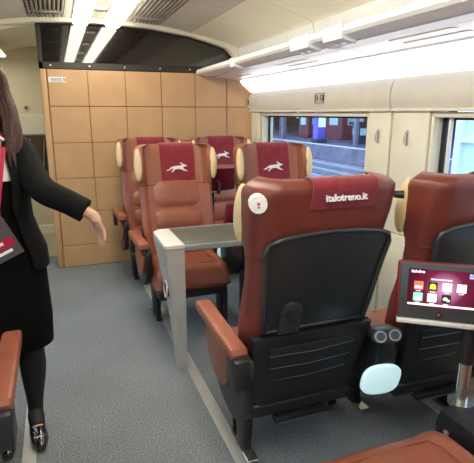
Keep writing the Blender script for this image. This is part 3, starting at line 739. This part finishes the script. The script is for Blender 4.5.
# ---------------------------------------------------------------- woman
def remesh(o, v, sm=3):
    m = o.modifiers.new('remesh', 'REMESH'); m.mode = 'VOXEL'; m.voxel_size = v; m.use_smooth_shade = True
    s = o.modifiers.new('smooth', 'SMOOTH'); s.iterations = sm; s.factor = .5
    return o
def rings(bm, L, n=28, p=2.3):
    """L: list of (cx,cy,cz,rx,ry)"""
    loops = []
    for cx, cy, cz, rx, ry in L:
        loop = []
        for k in range(n):
            a = 2*PI*k/n; c, s = math.cos(a), math.sin(a)
            loop.append((cx + rx*abs(c)**(2/p)*(1 if c > 0 else -1), cy + ry*abs(s)**(2/p)*(1 if s > 0 else -1), cz))
        loops.append(loop)
    return loft(bm, loops)
wo = thing('person', 'woman in black suit and white blouse with red lanyard, arm reaching out over the aisle', 'person', (-.278, 2.20, 0))
SH = (.118, -.02, 1.355); EL = (.200, -.15, 1.205); WR = (.378, -.215, 1.085)     # her left arm
SH2 = (-.165, -.01, 1.365); EL2 = (-.25, .0, 1.10); WR2 = (-.24, -.12, .88)
def limb(bm, pts, rs): 
    P = crom([(*p, r) for p, r in zip(pts, rs)], 5, closed=False); tube(bm, [q[:3] for q in P], [q[3] for q in P], 14)
body = B()
rings(body, [(0, 0, .80, .145, .10), (0, 0, .88, .165, .115), (0, 0, .95, .16, .11), (0, 0, 1.06, .118, .085), (0, -.005, 1.16, .125, .09), (0, -.005, 1.26, .140, .098), (0, 0, 1.34, .150, .085), (0, .005, 1.39, .125, .065), (0, .005, 1.42, .06, .05)])
limb(body, [(0, .005, 1.38), (0, 0, 1.45), (0, -.01, 1.52)], [.055, .048, .052])
ball(body, (0, -.015, 1.615), (.070, .088, .105), 28, 20); ball(body, (0, -.045, 1.555), (.048, .055, .055)); ball(body, (0, -.104, 1.595), (.011, .016, .014)); limb(body, [(0, -.093, 1.632), (0, -.103, 1.60)], [.008, .011])
for s in (-1, 1):
    ball(body, (s*.071, -.005, 1.605), (.012, .02, .032)); ball(body, (s*.034, -.078, 1.592), (.022, .018, .02))
ball(body, (0, -.095, 1.553), (.022, .010, .009)); ball(body, (0, -.088, 1.52), (.02, .015, .015))
limb(body, [(.09, 0, 1.36), SH, ((SH[0]+EL[0])/2, (SH[1]+EL[1])/2, (SH[2]+EL[2])/2), EL, ((EL[0]+WR[0])/2, (EL[1]+WR[1])/2, (EL[2]+WR[2])/2), WR], [.05, .048, .041, .034, .031, .022])
limb(body, [(-.09, 0, 1.36), SH2, (-.21, 0, 1.24), EL2, (-.25, -.06, .99), WR2], [.05, .048, .041, .034, .031, .022])
legs = [((.075, 0, .84), (.078, .0, .66), (.082, -.02, .47), (.080, .015, .33), (.072, .03, .16), (.068, .03, .09)), ((-.085, 0, .84), (-.083, .0, .66), (-.078, -.015, .47), (-.078, .02, .33), (-.074, .035, .16), (-.070, .035, .09))]
LR = [.085, .073, .052, .054, .034, .030]
for L in legs:
    limb(body, L, LR); x = L[-1][0]; limb(body, [(x, .05, .075), (x, .0, .075), (x+.004, -.08, .035), (x+.008, -.15, .028)], [.028, .034, .030, .018])
# hand: palm, four fingers, thumb
def hand(bm, w, d, side, spread=.9, curl=.30, k=.80):
    w = Vector(w); d = Vector(d).normalized(); s = Vector(side); s = (s - d*s.dot(d)).normalized(); nrm = d.cross(s)
    s = s*k; d1 = d; d = d*k
    rot = Matrix((s.normalized(), d1, nrm.normalized())).transposed().to_4x4()
    ball(bm, w + d*.048, (.032, .044, .013), 18, 12, rot); limb(bm, [w - d*.01, w + d*.03], [.022, .024])
    for i, (u, L) in enumerate(((-.027, .066), (-.009, .075), (.009, .070), (.026, .054))):
        p = w + d*.078 + s*u; dd = (d + s*u*spread*3).normalized(); pts = [p]; an = .10
        for kk, fr in enumerate((.42, .32, .26)):
            an += curl * (.6 if kk == 0 else 1); q = dd*math.cos(an) + nrm*math.sin(an); pts.append(pts[-1] + q*L*fr)
        limb(bm, pts, [.0088, .0080, .0074, .0060])
    p = w + d*.02 - s*.022; limb(bm, [p, p - s*.022 + d*.022 + nrm*.008, p - s*.034 + d*.046 + nrm*.014, p - s*.036 + d*.066 + nrm*.016], [.012, .0105, .0095, .0075])
hand(body, WR, (.42, -.08, -1.0), (.35, -.9, .2), .6, .22)
hand(body, WR2, (.0, -.25, -1), (0, -1, 0))
bo = link('body', body, 'skin', wo, True); remesh(bo, .0036, 4)
# eyes, mouth
for s in (-1, 1):
    bm = B(); ball(bm, (s*.028, -.088, 1.617), (.013, .009, .008)); e = link('eye', bm, 'eye_white', wo, True)
    bm = B(); ball(bm, (s*.028, -.0955, 1.617), (.0055, .003, .0055)); link('iris', bm, 'eye_dark', e, True)
    bm = B(); tube(bm, [(s*.014, -.1, 1.641), (s*.03, -.099, 1.646), (s*.046, -.085, 1.640)], .0028, 8); link('eyebrow', bm, 'hair', wo)
bm = B(); ball(bm, (0, -.104, 1.5555), (.021, .006, .0045)); ball(bm, (0, -.103, 1.549), (.017, .006, .005)); link('lips', bm, 'lip', wo, True)
# hair: cap and long locks to the chest
bm = B(); ball(bm, (0, .012, 1.640), (.083, .088, .098), 28, 20)
for i in range(130):
    a = R(-20 + 220*random.random()) ; cx, cy = math.cos(a), math.sin(a)
    L = random.uniform(-.04, .05); q = random.uniform(.86, 1.06); w1 = random.uniform(-.012, .012); w2 = random.uniform(-.014, .014)
    front = -.05 if cy < .2 else 0
    limb(bm, [(cx*.045, .012+cy*.05, 1.725), (cx*.086*q, .008+cy*.085*q, 1.655), (cx*.098*q, .006+cy*.09*q, 1.58), (cx*(.106*q+w1), .004+cy*.095*q+front*.5, 1.50), (cx*(.114*q+w2), .0+cy*.098*q+front*.9, 1.42), (cx*(.108*q-w1), -.005+cy*.095*q+front*1.3, 1.36), (cx*(.098*q+w1), -.01+cy*.092*q+front*1.6, 1.30+L)], [.008, .013, .014, .014, .013, .010, .002])
h = link('hair', bm, 'hair', wo, True)
# blouse
bm = B(); rings(bm, [(0, -.004, 1.02, .124, .092), (0, -.008, 1.14, .131, .100), (0, -.012, 1.25, .146, .112), (0, -.006, 1.33, .152, .096), (0, .004, 1.385, .120, .072), (0, .004, 1.405, .085, .062)]); link('blouse', bm, 'blouse', wo, True, 1.2)
for s in (-1, 1):
    bm = B(); prism(bm, [(s*.005, 1.375), (s*.05, 1.425), (s*.075, 1.40), (s*.035, 1.335)], 'y', -.083, -.075, .002); link('collar', bm, 'blouse', wo)
# jacket with open front: shell that leaves the front gap
def jacket():
    bm = B(); n = 40
    rows = [(.845, .200, .152, .72), (.93, .196, .149, .62), (1.00, .172, .135, .58), (1.07, .152, .122, .56), (1.14, .150, .122, .58), (1.22, .160, .128, .66), (1.29, .164, .122, .72), (1.345, .164, .106, .74), (1.385, .140, .086, .74), (1.412, .100, .072, .80)]
    def ring(z, rx, ry, gap, off):
        out = []
        for k in range(n+1):
            a = -PI/2 + gap + (2*PI - 2*gap)*k/n; c, s = math.cos(a), math.sin(a)
            out.append(((rx-off)*abs(c)**.88*(1 if c > 0 else -1), (ry-off)*abs(s)**.88*(1 if s > 0 else -1) - .004, z))
        return out
    O = [[bm.verts.new(p) for p in ring(*r_, 0)] for r_ in rows]; I = [[bm.verts.new(p) for p in ring(*r_, .010)] for r_ in rows]
    m = len(rows)
    for i in range(m-1):
        for k in range(n):
            bm.faces.new((O[i][k], O[i][k+1], O[i+1][k+1], O[i+1][k])); bm.faces.new((I[i][k], I[i+1][k], I[i+1][k+1], I[i][k+1]))
        bm.faces.new((O[i][0], O[i+1][0], I[i+1][0], I[i][0])); bm.faces.new((O[i][n], I[i][n], I[i+1][n], O[i+1][n]))
    for k in range(n):
        bm.faces.new((O[0][k], I[0][k], I[0][k+1], O[0][k+1])); bm.faces.new((O[-1][k], O[-1][k+1], I[-1][k+1], I[-1][k]))
    # sleeves
    t = bmesh.new()
    limb(t, [(.10, 0, 1.36), (.124, -.015, 1.345), (.158, -.085, 1.265), (.198, -.150, 1.195), (.285, -.18, 1.145), (.350, -.205, 1.105)], [.058, .064, .058, .056, .052, .052])
    limb(t, [(-.10, 0, 1.36), (-.172, -.01, 1.355), (-.215, 0, 1.24), (-.255, 0, 1.10), (-.25, -.06, .99), (-.243, -.105, .91)], [.055, .062, .056, .052, .050, .048])
    me = bpy.data.meshes.new('t'); t.to_mesh(me); t.free(); bm.from_mesh(me)
    return bm
j = link('jacket', jacket(), 'suit', wo, True); remesh(j, .0055, 3)
for s in (-1, 1):
    bm = B(); P = [(s*.060, -.080, 1.40), (s*.100, -.085, 1.37), (s*.125, -.100, 1.30), (s*.112, -.110, 1.20), (s*.085, -.118, 1.09), (s*.075, -.120, 1.12), (s*.082, -.118, 1.24)]
    T = [bm.verts.new(p) for p in P]; U = [bm.verts.new((p[0], p[1]-.010, p[2])) for p in P]; bm.faces.new(T); bm.faces.new(U[::-1])
    for i in range(len(P)): bm.faces.new((T[i], T[(i+1) % len(P)], U[(i+1) % len(P)], U[i]))
    link('lapel', bm, 'suit', wo)
# skirt, tights, shoes
bm = B(); rings(bm, [(0, -.004, .475, .176, .125), (0, -.004, .48, .184, .132), (.0, -.004, .60, .190, .138), (0, 0, .74, .186, .137), (0, 0, .86, .183, .134), (0, 0, .95, .170, .125), (0, 0, 1.03, .140, .108), (0, -.002, 1.10, .133, .106), (0, -.006, 1.20, .142, .115), (0, -.008, 1.235, .146, .117)]); link('skirt', bm, 'skirt', wo, True, 1.0)
for L in legs:
    bm = B(); x = L[-1][0]; limb(bm, L[:], [r_ + .005 for r_ in LR]); limb(bm, [(x, .045, .085), (x, .0, .080), (x+.003, -.055, .052)], [.034, .039, .034]); o = link('tights', bm, 'tights', wo, True); remesh(o, .006, 3)
    bm = B(); limb(bm, [(x, .085, .075), (x, .05, .055), (x, .0, .042), (x+.003, -.06, .032), (x+.008, -.13, .030), (x+.010, -.180, .024)], [.018, .032, .036, .041, .038, .020]); o = link('shoe', bm, 'shoe', wo, True)
    for v_ in o.data.vertices: v_.co.z = max(v_.co.z, .008)
    bm = B(); cyl(bm, (x, .066, .0), (x, .062, .045), .016, .026, 16); link('heel', bm, 'shoe', o, True, .6)
    bm = B(); b2(bm, x-.018, x+.026, -.148, -.10, .056, .066, .003, 1); link('buckle', bm, 'chrome', o, True, .6)
# lanyard with badge
for s in (-1, 1):
    bm = B(); P = crom([(s*.065, -.02, 1.425), (s*.066-.0, -.104, 1.36), (s*.045+.0, -.135, 1.25), (s*.010+.012, -.146, 1.13)], 4, False); tube(bm, P, .0085, 6, flat=.25); ln = link('lanyard', bm, 'lanyard', wo)
bm = B(); b2(bm, -.004, .030, -.155, -.149, 1.085, 1.150, .002, 1); link('lanyard_strap', bm, 'lanyard', wo)
bm = B(); tube(bm, [(.016, -.155, 1.09), (.024, -.158, 1.075), (.020, -.160, 1.055)], .004, 8); ball(bm, (.020, -.158, 1.058), (.009, .005, .007)); link('clip', bm, 'chrome', wo, True)
rot = Matrix.Rotation(R(-24), 4, 'Y')
bm = B(); box(bm, (.012, -.162, 1.00), (.125, .004, .165), .003, 1, rot); bd = link('badge', bm, 'card', wo)
bm = B(); box(bm, (.012, -.1655, .980), (.12, .003, .038), 0, 1, rot); link('badge_stripe', bm, 'card_red', bd)
bm = B(); box(bm, (.022, -.1655, .948), (.08, .003, .012), 0, 1, rot); box(bm, (.004, -.1675, .982), (.05, .003, .012), 0, 1, rot); link('badge_print', bm, 'white_print', bd)
wo.rotation_euler = (0, 0, R(4))

# ---------------------------------------------------------------- outside: tracks, platform, station
def simple(name, bm, m, label, cat, group=None): return tag(link(name, bm, m), label, cat, group)
bm = B(); b2(bm, -60, 120, -60, 160, -1.35, -1.25); structure(link('ground', bm, 'ballast'))
G = 'rails outside the far window'
for i, x in enumerate((4.6, 6.05, 8.2, 9.65, 11.8, 13.25)):
    bm = B(); b2(bm, x-.035, x+.035, 6.6, 70, -1.138, -1.05, .01, 1); b2(bm, x-.07, x+.07, 6.6, 70, -1.16, -1.14)
    simple('rail', bm, 'rail_steel', ('nearest', 'second', 'third', 'fourth', 'fifth', 'farthest')[i] + ' of six steel rails seen through the far window', 'rail', G)
TR = ('of the nearest track', 'of the middle track', 'of the farthest track'); SL = ['concrete sleeper ' + q + ' outside the far window' for q in TR]
for tr, x in enumerate((5.32, 8.92, 12.52)):
    me = None
    for i in range(46):
        y = 7 + i*.62
        if me is None:
            bm = B(); b2(bm, -1.25, 1.25, -.13, .13, -1.25, -1.162, .02, 1); o = simple('sleeper', bm, 'sleeper', SL[tr], 'sleeper', 'track sleepers ' + TR[tr]); me = o.data
        else:
            o = bpy.data.objects.new('sleeper', me); COL.objects.link(o); tag(o, SL[tr], 'sleeper', 'track sleepers ' + TR[tr])
        o.location = (x, y, 0)
bm = B(); b2(bm, 15, 36, 6, 90, -1.25, -.35, .03, 1); structure(link('platform', bm, 'platform'))
bm = B(); b2(bm, 15, 15.3, 6, 90, -.35, -.33); structure(link('platform_edge', bm, 'facade_frame'))
# unseen canopy keeping sky light off the platform; posts, wall behind
bm = B(); b2(bm, 15.6, 40, 6, 90, 4.6, 5.0)
simple('platform_canopy', bm, 'dark_station', 'unseen dark canopy shading the platform outside the window', 'canopy')
bm = B(); b2(bm, 35, 36, 20, 100, -.35, 4.6); b2(bm, 5, 35, 88, 90, -1.2, 4.6); structure(link('station_wall', bm, 'dark_station'))
t = thing('violet_pillar', 'violet-blue station pillar seen through the middle of the far window', 'pillar', (15.9, 27.2, -.35))
bm = B(); b2(bm, -.30, .30, -.30, .30, 0, 4.95, .03, 2); link('shaft', bm, 'pillar_violet', t); bm = B(); b2(bm, -.38, .38, -.38, .38, 0, .25, .03, 1); link('base', bm, 'dark_station', t)
bm = B(); b2(bm, -.25, .25, -.34, -.30, 1.0, 1.6); link('notice', bm, 'bright_window', t)
for i, (x, y, w) in enumerate(((16.2, 33.0, .14), (16.2, 40.0, .14), (16.1, 23.4, .12), (17.5, 36.2, .09), (22, 48, .2))):
    bm = B(); b2(bm, x-w, x+w, y-w, y+w, -.35, 4.6, .02, 1); simple('station_post', bm, 'platform', ('dark canopy post right behind the violet pillar', 'dark canopy post far behind the violet pillar', 'dark canopy post nearer than the violet pillar', 'thinnest dark canopy post behind the violet pillar', 'thick dark canopy post farthest back on the platform')[i], 'post', 'canopy posts')
for i, (x, y, w, h, mm, lab) in enumerate(((20.0, 30.3, 1.1, 2.3, 'kiosk_red', 'dark red kiosk on the platform, right part of the far window'), (19.0, 33.6, .8, 2.2, 'kiosk_red', 'dark red kiosk on the platform near the violet pillar'), (17.6, 25.2, .35, 1.2, 'dark_station', 'low dark cabinet on the platform beyond the far window'))):
    t = thing('kiosk', lab, 'kiosk', (x, y, -.35)); bm = B(); b2(bm, -w, w, -w, w, 0, h, .05, 2); link('body', bm, mm, t); bm = B(); b2(bm, -w-.15, w+.15, -w-.15, w+.15, h, h+.15, .03, 1); link('roof', bm, 'dark_station', t)
    bm = B(); b2(bm, -w*.6, w*.6, -w-.03, -w, h*.45, h*.8); b2(bm, -w-.03, -w, -w*.5, w*.5, h*.45, h*.8); link('pane', bm, 'facade_pane', t)
for i, (y, w) in enumerate(((40.0, 1.1), (44, 1.1), (52, 1.4), (58, 1.2), (64, 1.4))):
    bm = B(); b2(bm, 34.85, 35.02, y, y+w*1.9, .8, 2.6); simple('lit_window', bm, 'bright_window', ('first', 'second', 'third', 'fourth', 'fifth')[i] + ' pale lit window from the left in the dark wall across the platforms' if 0 else ('nearest', 'second nearest', 'middle', 'second farthest', 'farthest')[i] + ' pale lit window in the dark wall across the platforms', 'window', 'lit station windows')
# pale cabin seen through the near window
t = thing('trackside_cabin', 'pale cabin with white frames filling the near window at right edge', 'building', (6.0, 0, 0))
bm = B(); b2(bm, .06, 3, .2, 5.95, -1.25, 3.4, .02, 1); link('body', bm, 'pale_facade', t)
bm = B(); b2(bm, -.3, 3.2, 0, 6.1, 3.4, 3.55, .02, 1); link('roof', bm, 'facade_frame', t)
for y in (.2, 1.5, 2.8, 4.1, 5.3, 5.85):
    bm = B(); b2(bm, -.02, .07, y, y+.13, -1.2, 3.38, .01, 1); link('mullion', bm, 'facade_frame', t)
for z in (-.2, 1.05, 2.3):
    bm = B(); b2(bm, -.01, .065, .2, 5.9, z, z+.08, .008, 1); link('transom', bm, 'facade_frame', t)
for y in (.36, 1.66, 2.96, 4.26):
    for z in (.0, 1.16):
        bm = B(); b2(bm, .03, .065, y, y+1.10, z, z+1.02); link('pane', bm, 'facade_pane' if z < 1 else 'pale_facade', t)
